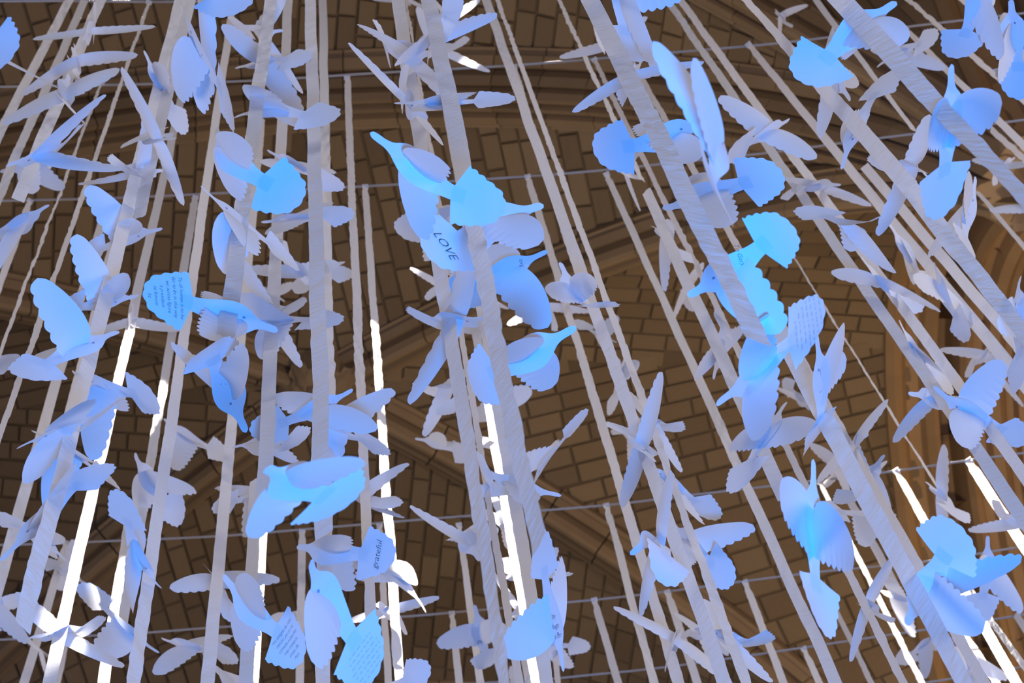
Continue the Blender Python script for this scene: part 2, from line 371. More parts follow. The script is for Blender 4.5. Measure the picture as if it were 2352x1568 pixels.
["blue paper dove with its tail hanging down and deep blue folded wing, lower right",[0.645,1.644,4.821],[1.372,-1.587,0.142],[1.694,0.66,0.288,0.024,0.197,-0.363,-0.571],0.3058,3.63],
["pale lavender paper dove heading right, eighty-three percent across and seventy-five percent down",[1.541,3.443,8.569],[-0.895,0.904,0.307],[1.451,1.507,-0.045,-0.751,-0.296,0.032,0.527],0.3281,7.82],
["grey blue paper dove with a big fan tail at the top, lower right corner",[0.92,1.888,5.15],[1.825,1.981,1.246],[0.425,0.938,0.136,0.4,0.0,-0.4,-0.314],0.306,3.99],
["pale lavender paper dove heading left, eighty-eight percent across and eighty-eight percent down",[2.167,4.789,10.413],[0.277,-2.304,0.122],[-0.474,0.766,0.173,0.635,-0.104,0.182,0.085],0.3449,10.0],
["pale lavender paper dove with both wings spread, ninety-nine percent across and seventy-six percent down",[2.325,3.906,9.354],[-1.085,1.029,0.708],[-0.256,0.675,0.174,-0.068,-0.22,-0.287,-0.263],0.2943,8.71],
["pale lavender paper dove showing its scalloped fan tail, ninety-seven percent across and eighty-four percent down",[1.929,3.611,8.345],[2.66,-1.513,1.357],[0.29,0.408,0.03,0.441,0.0,-0.307,-0.484],0.2946,7.69],
["pale lavender paper dove heading upper left, eighty-five percent across and eighty-eight percent down",[1.221,2.913,6.943],[-0.917,2.067,-0.273],[0.067,-0.021,-0.065,0.17,-0.004,-0.138,-0.119],0.2637,6.04],
["pale lavender paper dove with both wings spread, ninety percent across and ninety-five percent down",[2.546,5.726,11.626],[-1.113,0.853,-0.462],[-0.024,1.138,0.161,0.018,0.065,0.123,0.069],0.3161,11.54],
["pale lavender paper dove heading upper left, ninety-five percent across and ninety-eight percent down",[2.338,4.905,9.999],[1.675,-1.515,1.288],[0.689,-0.19,0.245,0.468,-0.132,-0.111,0.606],0.3223,9.72],
["pale paper dove with an eye hole and lines of writing on its body",[0.559,2.227,6.037],[0.479,-1.527,0.752],[-0.43,0.675,-0.044,2.316,0.15,-0.105,1.687],0.2877,5.25],
["pale lavender paper dove showing its scalloped fan tail, sixty-seven percent across and eighty percent down",[0.731,2.603,6.729],[1.182,-1.616,1.614],[0.45,0.301,0.04,-0.739,-0.647,0.0,-0.432],0.2821,5.71],
["pale lavender paper dove heading upper left, sixty-six percent across and ninety-four percent down",[0.744,3.166,7.283],[1.382,-0.52,1.166],[0.318,-0.191,-0.06,1.101,-0.355,-0.227,-0.617],0.3218,6.43],
["pale lavender paper dove with both wings spread, sixty-eight percent across and ninety-three percent down",[1.08,4.192,9.175],[-2.638,0.641,1.558],[0.5,0.095,0.115,-0.015,0.447,0.319,-0.296],0.2913,8.63],
["blue paper dove with both wings spread, seventy-one percent across and ninety-three percent down",[0.756,2.646,6.349],[1.013,-1.188,-2.423],[0.534,-0.503,-0.047,0.06,-0.169,0.093,0.341],0.2768,5.37],
["pale lavender paper dove with both wings spread, sixty-nine percent across and ninety-two percent down",[1.341,4.989,10.704],[1.219,0.548,1.888],[0.14,0.002,-0.047,-0.009,0.051,-0.015,-0.057],0.2896,10.35],
["pale lavender paper dove with both wings spread, sixty-four percent across and sixty-two percent down",[0.742,2.61,7.571],[1.332,-0.73,-2.428],[0.697,-0.355,0.113,-0.065,-0.25,-0.112,-0.435],0.2637,6.49],
["pale lavender paper dove with both wings spread, sixty-two percent across and sixty-five percent down",[0.602,2.342,6.845],[-0.411,1.378,0.248],[0.198,0.038,-0.005,0.031,-0.092,-0.106,0.099],0.3081,5.71],
["pale lavender paper dove with both wings spread, sixty-two percent across and sixty-four percent down",[1.22,4.878,12.603],[2.242,0.646,1.12],[0.07,0.173,-0.022,0.001,0.075,-0.014,-0.038],0.2872,12.07],
["pale lavender paper dove with both wings spread, sixty percent across and fifty-five percent down",[0.925,3.609,10.296],[2.242,-1.257,0.995],[0.988,1.514,0.087,-0.055,-0.071,0.088,-0.281],0.3057,9.45],
["pale lavender paper dove with both wings spread, sixty-six percent across and seventy-one percent down",[0.735,2.589,7.078],[0.451,-0.904,-2.25],[1.234,-0.789,-0.107,-0.043,-0.071,-0.075,-0.17],0.2944,6.02],
["pale paper dove with blue back and narrow tail pointing up right, centre",[0.427,2.56,7.319],[-0.005,-1.269,-3.708],[0.9,1.781,0.334,-1.043,0.613,0.042,0.121],0.2933,6.27],
["large bright blue dove facing right, lower of two at the wide ribbon in the centre",[0.247,1.711,5.875],[-1.898,0.834,0.038],[-0.024,0.354,-0.027,-0.6,0.714,-0.207,-1.206],0.3058,4.61],
["pale lavender paper dove with both wings spread, forty-seven percent across and fifty-seven percent down",[0.241,2.616,7.899],[0.073,0.367,-0.776],[1.083,1.578,-0.104,-0.183,-0.154,-0.315,-1.071],0.282,6.77],
["blue paper dove with a signature on its wing, centre",[0.48,3.957,11.113],[-1.112,-0.503,1.114],[0.576,-0.315,-0.035,-0.001,0.237,0.485,0.058],0.2945,10.31],
["blue paper dove with LOVE written on its tail",[0.195,1.388,5.757],[0.829,-0.56,0.016],[0.019,-0.659,-0.172,0.606,0.0,0.076,-1.014],0.3052,4.38],
["blue paper dove with the word love on its side, facing upper right",[0.265,1.875,6.839],[1.868,-0.398,-0.301],[-0.175,-0.511,-0.176,0.003,0.108,0.419,0.068],0.2949,5.57],
["very large bright blue paper dove with a wide plain fan tail, top centre",[0.098,1.191,5.465],[-1.292,2.696,1.181],[-0.017,0.438,-0.013,0.323,-0.656,0.597,-1.867],0.2886,4.93],
["pale lavender paper dove showing its scalloped fan tail, forty-three percent across and thirty-two percent down",[0.181,2.484,9.157],[-1.355,0.49,-0.149],[0.25,0.25,0.0,-0.228,0.0,0.0,-0.947],0.3094,7.89],
["pale lavender paper dove with both wings spread, forty-seven percent across and thirty-nine percent down",[0.301,2.484,8.657],[-0.92,0.398,0.078],[-0.667,1.005,0.031,-0.037,-0.304,-0.314,-0.176],0.2976,7.43],
["pale lavender paper dove with both wings spread, forty-four percent across and forty-three percent down",[0.244,3.128,10.223],[2.852,-0.823,-1.513],[0.346,-0.516,-0.154,0.031,-0.178,-0.17,0.275],0.2812,9.17],
["pale lavender paper dove heading upper right, forty-five percent across and forty-four percent down",[0.363,3.386,10.873],[-1.46,1.39,0.602],[0.384,0.701,-0.088,-0.911,-0.128,-0.022,-1.434],0.3135,9.82],
["blue paper dove heading right, forty-four percent across and forty-seven percent down",[0.119,1.549,5.701],[1.962,0.128,-1.437],[0.158,0.04,-0.023,0.155,0.003,0.02,0.072],0.2976,4.33],
["pale lavender paper dove with both wings spread, forty-seven percent across and forty-eight percent down",[0.435,3.703,11.324],[-1.352,0.674,1.88],[0.745,0.635,0.138,0.009,-0.007,-0.226,0.044],0.2753,10.36],
["pale lavender paper dove with both wings spread, forty-three percent across and fifty-seven percent down",[0.178,3.158,9.28],[-0.873,0.982,0.093],[0.151,0.583,0.2,-0.058,-0.153,-0.285,-0.17],0.3026,8.3],
["pale lavender paper dove heading left, forty-three percent across and sixty-five percent down",[0.219,4.295,11.341],[0.742,-2.073,1.565],[1.043,-0.522,0.174,0.647,-0.257,-0.317,-0.071],0.3087,10.63],
["pale lavender paper dove with both wings spread, fifty percent across and seventy-one percent down",[0.269,2.419,6.832],[0.27,-0.218,0.543],[0.795,-1.031,-0.496,-0.337,0.169,-0.167,-1.838],0.3156,5.71],
["pale lavender paper dove seen nearly edge on, forty-nine percent across and sixty-seven percent down",[0.395,3.647,9.731],[2.304,1.136,1.074],[-0.244,0.683,0.184,0.017,-0.085,-0.132,0.149],0.2879,8.86],
["pale lavender paper dove heading lower right, forty-six percent across and seventy-seven percent down",[0.191,3.062,7.865],[-2.052,0.365,1.772],[0.613,-0.379,-0.172,-0.181,-0.279,-1.072,-2.817],0.3061,6.95],
["pale lavender paper dove heading right, forty-nine percent across and seventy-eight percent down",[0.368,3.678,9.179],[-0.158,0.964,0.242],[0.688,-0.489,-0.071,-0.482,-0.256,-0.112,0.014],0.2923,8.36],
["very large blue paper dove with a long drooping head, bottom centre",[0.271,2.062,5.508],[-0.827,0.124,1.478],[1.256,0.734,0.232,0.236,0.43,-0.422,-0.54],0.2778,4.68],
["blue paper dove with names on its wings facing up, bottom centre",[0.302,4.675,10.151],[1.438,-1.553,-1.188],[0.953,-0.276,0.027,0.526,0.027,0.759,0.908],0.3411,9.62],
["pale lavender paper dove heading lower right, fifty percent across and eighty-eight percent down",[0.373,3.62,8.427],[1.515,0.494,1.864],[-0.269,0.389,-0.051,-0.358,0.126,-0.022,-0.938],0.2726,7.64],
["pale lavender paper dove showing its scalloped fan tail, fifty-four percent across and ninety-five percent down",[0.695,5.335,11.239],[-0.401,0.308,-3.296],[0.25,0.25,0.0,-0.179,0.0,0.0,-0.683],0.3143,10.89],
["pale lavender paper dove seen nearly edge on, fifty-one percent across and eighty-four percent down",[0.428,3.638,8.742],[1.0,-1.799,-2.757],[0.643,-0.537,-0.152,0.074,-0.144,-0.108,0.393],0.3032,7.94],
["pale lavender paper dove heading upper right, fifty-one percent across and ninety-nine percent down",[0.464,5.261,10.661],[2.045,-1.119,-1.015],[-0.321,0.391,-0.055,0.328,0.019,-0.036,0.276],0.3052,10.36],
["bright blue paper dove facing up, tail crammed with handwriting, bottom edge",[-0.117,1.751,4.922],[-0.227,0.843,-1.798],[-0.922,0.722,-0.113,1.073,0.539,-0.463,-0.245],0.3134,3.72],
["pale lavender paper dove with a name across its wide tail, facing left",[-0.153,2.545,6.772],[-0.409,-2.403,-1.062],[0.336,0.019,-0.023,0.703,0.448,-0.528,-0.276],0.32,5.68],
["pale lavender paper dove with both wings spread, thirty-eight percent across and ninety percent down",[-0.059,3.447,8.129],[-1.289,2.151,0.53],[-0.362,0.148,-0.17,0.079,-0.235,-0.076,0.272],0.2756,7.27],
["pale lavender paper dove heading lower right, thirty-eight percent across and eighty-four percent down",[-0.068,3.135,7.805],[-0.137,0.257,0.398],[1.268,1.926,-0.929,1.498,-0.293,0.202,0.289],0.3617,6.86],
["pale lavender paper dove showing its scalloped fan tail, thirty-eight percent across and ninety-nine percent down",[-0.061,3.31,7.414],[-1.349,-2.349,-0.693],[0.25,0.25,0.0,0.33,0.0,0.0,1.247],0.3074,6.56],
["pale lavender paper dove with both wings spread, twenty-eight percent across and ninety percent down",[-0.546,5.052,11.228],[0.171,-0.419,2.599],[-0.579,0.71,-0.058,0.03,0.058,0.135,0.156],0.2877,10.71],
["blue paper dove with writing on its lower wing flying right, facing upper right",[-0.227,2.266,7.004],[1.899,-0.442,0.138],[-0.264,0.115,-0.098,0.424,-0.085,0.756,0.641],0.29,5.84],
["pale lavender paper dove heading left, twenty-six percent across and sixty-five percent down",[-0.327,2.403,7.162],[-0.904,0.339,-3.232],[-1.016,0.694,-0.438,-0.438,-0.423,0.274,0.666],0.2666,5.98],
["pale lavender paper dove showing its scalloped fan tail, thirty-three percent across and sixty-three percent down",[-0.136,2.418,7.22],[1.204,1.493,2.957],[0.25,0.25,0.0,0.023,0.0,0.0,0.061],0.3207,6.05],
["very large bright blue paper dove with an eye hole and broad scalloped tail, facing left",[-0.122,1.266,4.374],[1.704,-1.544,-2.044],[1.017,-0.726,-0.048,-0.435,-0.944,1.21,0.252],0.2912,3.31],
["pale lavender paper dove seen nearly edge on, thirty-five percent across and seventy-three percent down",[-0.101,2.888,7.817],[-1.411,-0.338,-3.0],[1.062,0.873,0.296,-0.154,-0.08,0.19,-0.67],0.2877,6.78],
["pale lavender paper dove with both wings spread, twenty-nine percent across and forty percent down",[-0.277,2.429,8.625],[-1.219,0.757,0.944],[-0.146,0.34,-0.034,-0.042,-0.158,-0.183,-0.175],0.2968,7.4],
["pale lavender paper dove heading left, thirty percent across and forty-one percent down",[-0.265,3.029,10.234],[-0.267,2.67,0.333],[-0.654,0.701,0.099,-0.404,0.038,-0.081,-0.166],0.3159,9.12],
["blue paper dove showing its scalloped fan tail, twenty-two percent across and thirty-one percent down",[-0.297,1.643,6.645],[1.276,-2.995,-0.137],[1.107,1.404,0.314,-0.174,0.224,0.212,0.146],0.3102,5.22],
["bright blue paper dove facing upper left with a broad fan tail, upper left",[-0.276,1.372,6.238],[0.044,-1.743,-1.504],[0.716,-0.56,-0.053,1.886,0.324,-0.182,2.302],0.3086,4.8],
["pale lavender paper dove with both wings spread, twenty-nine percent across and twenty-five percent down",[-0.227,2.082,8.547],[0.799,-2.328,1.19],[0.782,-0.885,0.191,-0.105,0.234,0.065,-0.552],0.3032,7.21],
["pale lavender paper dove with both wings spread, twenty-nine percent across and thirty-two percent down",[-0.219,2.131,8.211],[0.014,-2.501,1.076],[0.762,-0.93,0.291,-0.034,0.242,0.094,-0.219],0.3089,6.91],
["pale lavender paper dove with both wings spread, twenty-six percent across and forty-three percent down",[-0.63,4.231,13.456],[0.552,-0.443,0.921],[0.226,-0.157,-0.076,-0.016,0.117,0.016,-0.1],0.289,12.53],
["pale lavender paper dove seen nearly edge on, twenty-six percent across and forty-five percent down",[-0.315,2.222,7.685],[-0.42,-2.124,-0.034],[0.02,0.211,-0.021,0.026,-0.023,0.002,0.103],0.3066,6.4],
["pale lavender paper dove heading upper left, twenty-seven percent across and forty-eight percent down",[-0.264,2.196,7.514],[-0.292,-2.526,0.035],[1.482,0.93,-0.36,-1.263,-0.171,0.038,0.499],0.3399,6.23],
["pale lavender paper dove with both wings spread, seventy-six percent across and two percent down",[2.338,3.072,14.15],[-0.799,2.054,-0.049],[0.373,0.633,0.143,-0.013,-0.006,-0.013,-0.035],0.2697,12.91],
["pale lavender paper dove seen nearly edge on, ninety-two percent across and seventy-three percent down",[1.974,3.649,9.044],[-1.808,-0.489,-2.124],[-0.365,0.458,-0.08,-0.06,0.298,-0.039,-0.262],0.3318,8.3],
["pale lavender paper dove seen nearly edge on, ninety-nine percent across and thirty-one percent down",[2.862,3.269,11.082],[1.244,-1.26,1.068],[0.193,0.206,-0.002,-0.003,-0.03,-0.003,-0.008],0.2956,10.16],
["pale lavender paper dove with both wings spread, ninety-eight percent across and twenty-four percent down",[3.068,3.423,12.205],[1.67,-0.778,0.624],[-0.013,0.493,0.058,-0.039,0.06,-0.151,-0.19],0.2772,11.22],
["pale lavender paper dove with both wings spread, fifty-seven percent across and forty-three percent down",[0.561,2.298,7.786],[0.449,-1.927,0.041],[1.862,0.426,0.309,-0.474,-0.393,-0.744,-2.172],0.3313,6.57],
["pale lavender paper dove with both wings spread, fifty-nine percent across and forty-nine percent down",[1.026,4.107,12.149],[-0.145,0.894,0.198],[0.743,1.122,0.164,-0.121,0.011,-0.11,-0.591],0.2965,11.36],
["pale lavender paper dove seen nearly edge on, fifty-three percent across and forty-five percent down",[0.668,3.347,10.507],[-1.129,-1.237,-1.393],[0.216,0.161,-0.009,0.018,0.001,0.011,0.078],0.3033,9.54]]
RIBBONS=[
["narrow white satin ribbon leaving the top edge six point seven percent across",158,0,18.5,8,290,21,"",10.831,8.759],
["narrow white satin ribbon leaving the top edge eight point three percent across",195,0,17,20,398,20,"",11.2,8.492],
["narrow white satin ribbon leaving the top edge nine point eight percent across",231,0,22,40,460,31,"",8.849,6.464],
["white satin ribbon tied to the top cord, fifteen percent across",342,5,7,12,965,15,"t",11.2,6.324],
["white satin ribbon tied to the second cord, ten percent across",233,190,6,0,810,8,"t",11.2,7.811],
["narrow white satin ribbon leaving the top edge seventeen point six percent across",414,0,24,52,1440,40,"",8.349,3.884],
["narrow white satin ribbon leaving the top edge eighteen point five percent across",436,0,24,318,500,26,"b",8.349,5.966],
["white satin ribbon running past a point nine percent across and forty-eight percent down",268,525,16,148,980,18,"",11.2,8.916],
["sunlit white satin ribbon tied to the second cord, eighteen percent across",425,190,16,118,1550,30,"ts",11.2,5.756],
["white satin ribbon tied to the third cord, eleven percent across",250,455,17,12,1290,28,"t",11.2,7.52],
["white satin ribbon tied to the third cord, three percent across",69,461,13,0,655,15,"t",11.2,10.072],
["sunlit white satin ribbon running past a point eleven percent across and eighty-seven percent down",300,1168,19,238,1568,27,"s",8.643,7.421],
["white satin ribbon tied to the third cord, nineteen percent across",449,453,17,278,1450,25,"t",11.2,7.064],
["narrow white satin ribbon leaving the top edge twenty-two point six percent across",532,30,16,306,1568,33,"",11.2,5.094],
["white satin ribbon tied to the fourth cord, seven percent across",153,1247,18,58,1560,21,"t",11.2,9.935],
["white satin ribbon tied to the fifth cord, seven percent across",153,1461,16,135,1545,17,"t",11.2,10.864],
["wide white satin ribbon leaving the top edge twenty-six point four percent across",622,0,27,512,820,44,"b",7.421,4.474],
["narrow white satin ribbon leaving the top edge twenty-eight point one percent across",662,0,20,606,1130,36,"b",10.019,5.264],
["white satin ribbon running past a point twenty-five percent across and eighty-five percent down",587,1100,24,566,1568,34,"",7.066,5.893],
["sunlit white satin ribbon running past a point twenty-five percent across and eighty-eight percent down",606,1190,19,583,1568,22,"s",10.519,9.108],
["wide white satin ribbon leaving the top edge thirty point three percent across",713,0,25,744,1230,43,"",8.015,4.041],
["narrow white satin ribbon leaving the top edge thirty-one point five percent across",741,0,18,760,1060,24,"",11.132,6.024],
["white satin ribbon running past a point thirty-two percent across and eighty-seven percent down",749,1165,33,741,1568,35,"",6.072,5.204],
["white satin ribbon tied to the second cord, thirty-four percent across",797,178,15,851,1420,26,"t",11.2,5.99],
["sunlit white satin ribbon tied to the third cord, thirty-six percent across",839,428,15,918,1568,24,"ts",11.2,6.667],
["white satin ribbon tied to the fourth cord, thirty percent across",694,1219,17,688,1568,19,"t",11.2,9.813],
["white satin ribbon tied to the fourth cord, thirty-seven percent across",872,1206,14,888,1500,16,"t",11.2,10.003],
["wide white satin ribbon leaving the top edge thirty-eight point nine percent across",914,0,29,1160,1568,28,"",6.909,3.061],
["narrow white satin ribbon leaving the top edge forty-seven point five percent across",1117,0,19,1664,1568,33,"",10.546,4.643],
["narrow white satin ribbon leaving the top edge forty-eight point six percent across",1143,0,9,1712,1568,23,"",11.2,4.935],
["white satin ribbon tied to the second cord, fifty percent across",1181,153,11,1345,690,13,"t",11.2,8.106],
["narrow white satin ribbon leaving the top edge fifty-four point five percent across",1283,0,8,1474,413,11,"",11.2,8.397],
["white satin ribbon running past a point seventy percent across and fifty percent down",1484,438,23,1803,1144,34,"",8.368,5.893],
["wide white satin ribbon leaving the top edge fifty-seven point seven percent across",1357,0,40,1745,785,44,"",5.009,3.077],
["white satin ribbon running past a point eighty-five percent across and seventy-four percent down",1780,745,38,2215,1568,40,"",5.273,3.73],
["white satin ribbon running past a point seventy-nine percent across and fifty-four percent down",1451,140,12,2262,1568,26,"",11.2,5.46],
["narrow white satin ribbon leaving the top edge sixty-five point two percent across",1533,0,14,2320,1145,33,"",11.2,5.778],
["narrow white satin ribbon leaving the top edge sixty-six point five percent across",1563,0,15,2340,1075,28,"",11.2,5.939],
["white satin ribbon tied to the second cord, seventy-three percent across",1719,102,14,2352,880,30,"t",11.2,6.999],
["white satin ribbon running past a point ninety-two percent across and thirty-eight percent down",1985,380,22,2345,800,26,"",9.108,7.175],
["narrow white satin ribbon leaving the top edge seventy-two point nine percent across",1714,0,14,2090,430,42,"",6.488,4.771],
["white satin ribbon running past a point ninety-four percent across and thirty-eight percent down",2084,426,40,2352,765,36,"",5.009,4.17],
["narrow white satin ribbon leaving the top edge seventy-nine point seven percent across",1874,0,14,2100,300,9,"",11.2,9.167],
["wide white satin ribbon leaving the top edge eighty-two point one percent across",1931,0,46,2352,455,32,"",4.356,3.205],
["narrow white satin ribbon leaving the top edge eighty-eight point seven percent across",2086,0,11,2330,212,14,"",11.2,9.525],
["white satin ribbon tied to the second cord, eighty-eight percent across",2081,68,11,2352,335,18,"t",11.2,9.315],
["narrow white satin ribbon leaving the top edge ninety-four point two percent across",2215,0,18,2352,128,22,"",9.99,9.108],
["white satin ribbon running past a point ninety-eight percent across and twenty-five percent down",2240,330,16,2352,440,18,"",11.2,10.448],
["white satin ribbon running past a point ninety-eight percent across and twenty-one percent down",2275,295,13,2352,365,14,"",11.2,10.69],
["white satin ribbon running past a point ninety-eight percent across and thirty-two percent down",2242,438,9,2352,566,10,"",11.2,10.422],
["white satin ribbon running past a point eighty-five percent across and fifty-four percent down",1816,579,4,2160,1129,5,"",11.2,8.578],
["white satin ribbon tied to the third cord, fifty-two percent across",1212,405,15,1560,1568,27,"t",11.2,6.568],
["white satin ribbon tied to the third cord, fifty-nine percent across",1393,400,14,1920,1568,28,"t",11.2,6.505],
["white satin ribbon tied to the second cord, fifty-eight percent across",1365,137,10,2075,1568,20,"t",11.2,5.464],
["white satin ribbon running past a point eighty-five percent across and seventy-nine percent down",1940,1125,17,2060,1350,18,"",11.2,10.221],
["sunlit white satin ribbon tied to the fourth cord, eighty-eight percent across",2058,1081,15,2335,1568,24,"ts",11.2,9.262],
["sunlit white satin ribbon tied to the fourth cord, ninety-five percent across",2224,1058,20,2352,1255,24,"ts",11.2,10.317],
["sunlit white satin ribbon tied to the fourth cord, eighty percent across",1882,1106,11,2118,1568,14,"ts",11.2,9.348],
["white satin ribbon running past a point eighty-three percent across and ninety-three percent down",1890,1341,11,2002,1568,13,"",11.2,10.283],
["white satin ribbon tied to the fifth cord, seventy-three percent across",1711,1336,15,1800,1568,18,"t",11.2,10.276],
["white satin ribbon tied to the sixth cord, seventy-eight percent across",1846,1489,14,1882,1568,15,"t",11.2,10.881],
["white satin ribbon tied to the fifth cord, sixty-five percent across",1533,1359,17,1602,1568,19,"t",11.2,10.364],
["white satin ribbon tied to the fifth cord, fifty-eight percent across",1365,1377,16,1420,1568,18,"t",11.2,10.433],
["white satin ribbon tied to the fourth cord, fifty-nine percent across",1393,1160,15,1502,1568,19,"t",11.2,9.58],
["white satin ribbon tied to the fifth cord, forty-four percent across",1038,1408,14,1055,1568,17,"t",11.2,10.564],
["white satin ribbon tied to the fourth cord, forty-five percent across",1054,1205,14,1104,1568,18,"t",11.2,9.756],
["wide white satin ribbon leaving the top edge forty-one point nine percent across",985,0,34,1236,1250,42,"",5.893,2.945],
["white satin ribbon running past a point forty-eight percent across and fifty-three percent down",1002,100,20,1255,1568,32,"",10.019,4.809],
["sunlit white satin ribbon running past a point forty-nine percent across and seventy-four percent down",1090,740,20,1233,1568,26,"s",10.019,7.076],
["narrow white satin ribbon leaving the top edge thirty-nine point six percent across",932,0,6,1192,1568,19,"",11.2,4.963],
["white satin ribbon running past a point twenty-three percent across and fifty-nine percent down",603,270,15,476,1568,32,"",11.2,6.039],
["sunlit white satin ribbon running past a point ninety-five percent across and ninety-four percent down",2168,1385,14,2290,1568,16,"s",11.2,10.437],
["sunlit white satin ribbon running past a point ninety-six percent across and ninety percent down",2178,1285,12,2352,1530,14,"s",11.2,10.158],
["white satin ribbon running past a point ninety-nine percent across and ninety-one percent down",2332,1408,16,2352,1440,16,"",11.2,11.065],
["white satin ribbon running past a point fifty-one percent across and ninety-seven percent down",1200,1480,16,1215,1568,17,"",11.2,10.85],
["white satin ribbon running past a point fifty-four percent across and ninety-four percent down",1270,1462,13,1274,1500,13,"",11.2,11.048]]
CORDS=[
[[-40,3],[160,2],[345,4],[520,3]],
[[-40,200],[290,194],[580,185],[910,165],[1180,150],[1500,124],[1760,102],[1900,86],[2080,62],[2390,26]],
[[-40,462],[250,455],[450,446],[830,428],[1210,405],[1393,390],[1560,372],[1790,348],[1950,326],[2120,305],[2260,287]],
[[-40,1252],[153,1247],[230,1243],[500,1231],[700,1215],[1000,1190],[1390,1160],[1600,1135],[1882,1103],[2058,1081],[2224,1057],[2390,1035]],
[[140,1462],[300,1455],[500,1440],[950,1414],[1050,1405],[1365,1377],[1540,1357],[1711,1334],[1890,1312],[2120,1290],[2390,1248]],
[[1040,1572],[1270,1558],[1350,1550],[1500,1535],[1700,1508],[1850,1486],[2060,1455],[2200,1435],[2390,1405]],
[[1850,1590],[2090,1572],[2290,1540],[2390,1525]]]

# ================================================================ THE VAULT
XB, HX, ZC, RISE = -0.8, 6.7, 25.6, 6.5
BAYS = [(9.72, 3.4, 4.2), (2.9, 3.45, 3.42), (17.3, 3.38, 3.4)]          # boss y, half length towards -y, towards +y


def drop(s):
    s = min(abs(s), 1.0)
    return RISE * (1 - math.sqrt(max(0, 1 - s * s)))


def lat(bay, x, y):
    by, hu, hl = bay
    a = abs(x - XB) / HX
    b = abs(y - by) / (hl if y > by else hu)
    return a, b


def zsurf(bay, x, y):
    a, b = lat(bay, x, y)
    return ZC - drop(min(a, b))


BRICK_ME = []
for k in range(4):
    rr = random.Random(k)
    bw, bh, bd = 0.5, 0.5, 0.5
    c = []
    for z in (0, 1):
        e = 0.035 if z else 0.0
        for sx, sy in ((-1, -1), (1, -1), (1, 1), (-1, 1)):
            c.append((sx * (0.5 - e * 0.5) + rr.uniform(-.012, .012), sy * (0.5 - e) + rr.uniform(-.02, .02), (0.0 if z == 0 else 1.0) + rr.uniform(-.08, .08)))
    BRICK_ME.append(mesh('brick', c, [(3, 2, 1, 0), (4, 5, 6, 7), (0, 1, 5, 4), (1, 2, 6, 5), (2, 3, 7, 6), (3, 0, 4, 7)], M_BRICK))


def in_frame(P, m=90):
    x, y, d = pix(P)
    return d > 0 and -m < x < 2352 + m and -m < y < 1568 + m


def vault_cell(bay, kind, sgn):
    """kind 'lat': towards a side wall (sgn = -1 left, 1 right); kind 'lon': along the nave"""
    by, hu, hl = bay
    H = hl if sgn > 0 else hu
    # the dark bedding the stones are set in
    vs, fs = [], []
    n = 28
    for i in range(n + 1):
        for j in range(n + 1):
            t = i / n
            c = (j / n * 2 - 1) * t
            if kind == 'lat':
                x = XB + sgn * HX * t
                y = by + c * (hl if c > 0 else hu)
                z = ZC - drop(c)
            else:
                y = by + sgn * H * t
                x = XB + HX * c
                z = ZC - drop(c)
            vs.append((x, y, z + 0.004))
    for i in range(n):
        for j in range(n):
            a = i * (n + 1) + j
            fs.append((a, a + 1, a + n + 2, a + n + 1))
    if not any(in_frame(v, 400) for v in vs):
        return
    root = obj('ceiling', mesh('ceiling', vs, fs, M_MORTAR))
    root['kind'] = 'structure'
    ang = math.radians(9)
    CL, CW, G = 0.40, 0.205, 0.022
    items = []
    for q in (-1, 1):
        if kind == 'lat':
            u = Vector((sgn * math.cos(ang), -q * math.sin(ang), 0))
        else:
            u = Vector((-q * math.sin(ang), sgn * math.cos(ang), 0))
        v = Vector((-u.y, u.x, 0))
        for iv in range(-50, 51):
            off = random.uniform(0, CL)
            row = []
            for iu in range(-4, 34):
                row.append(iu * CL * 1.0 + off)
            for iu, u0 in enumerate(row[:-1]):
                ln = CL * (1 + 0.0)
                cc = Vector((XB, by, 0)) + u * (u0 + ln / 2) + v * (iv * CW)
                X, Y = cc.x - XB, cc.y - by
                if kind == 'lat':
                    if Y * q < 0 or X * sgn <= 0:
                        continue
                    a, b2 = lat(bay, cc.x, cc.y)
                    if a > 1 or b2 > a:
                        continue
                else:
                    if X * q < 0 or Y * sgn <= 0:
                        continue
                    a, b2 = lat(bay, cc.x, cc.y)
                    if b2 > 1 or a > b2:
                        continue
                e = 0.02
                f = (lambda x, y: ZC - drop((y - by) / (hl if y > by else hu))) if kind == 'lat' else (lambda x, y: ZC - drop((x - XB) / HX))
                z = f(cc.x, cc.y)
                P = Vector((cc.x, cc.y, z))
                if not in_frame(P):
                    continue
                du = Vector((u.x * e, u.y * e, f(cc.x + u.x * e, cc.y + u.y * e) - z)).normalized()
                dv = Vector((v.x * e, v.y * e, f(cc.x + v.x * e, cc.y + v.y * e) - z)).normalized()
                stretch = CW / max(0.35, math.sqrt(dv.x**2 + dv.y**2))
                nrm = du.cross(dv).normalized()
                if nrm.z > 0:
                    nrm = -nrm
                dv = nrm.cross(du)
                lu = ln / max(0.35, math.sqrt(du.x**2 + du.y**2))
                R3 = Matrix((du * (lu - G), dv * (stretch - G), nrm * 0.03)).transposed()
                mw = Matrix.Translation(P + nrm * random.uniform(-0.006, 0.006)) @ R3.to_4x4()
                items.append(((P - CAM).length, mw))
    items.sort(key=lambda t: t[0])
    for d, mw in items[:300]:
        obj('brick', random.choice(BRICK_ME), root, mw)
    rest = items[300:]
    if rest:
        vs, fs = [], []
        for d, mw in rest:
            me = random.choice(BRICK_ME)
            o0 = len(vs)
            vs += [mw @ v.co for v in me.vertices]
            fs += [tuple(o0 + i for i in p.vertices) for p in me.polygons]
        o = obj('brick', mesh('brick', vs, fs, M_BRICK), root)
        o['kind'] = 'stuff'


for bay in BAYS:
    for kind in ('lat', 'lon'):
        for sgn in (-1, 1):
            vault_cell(bay, kind, sgn)


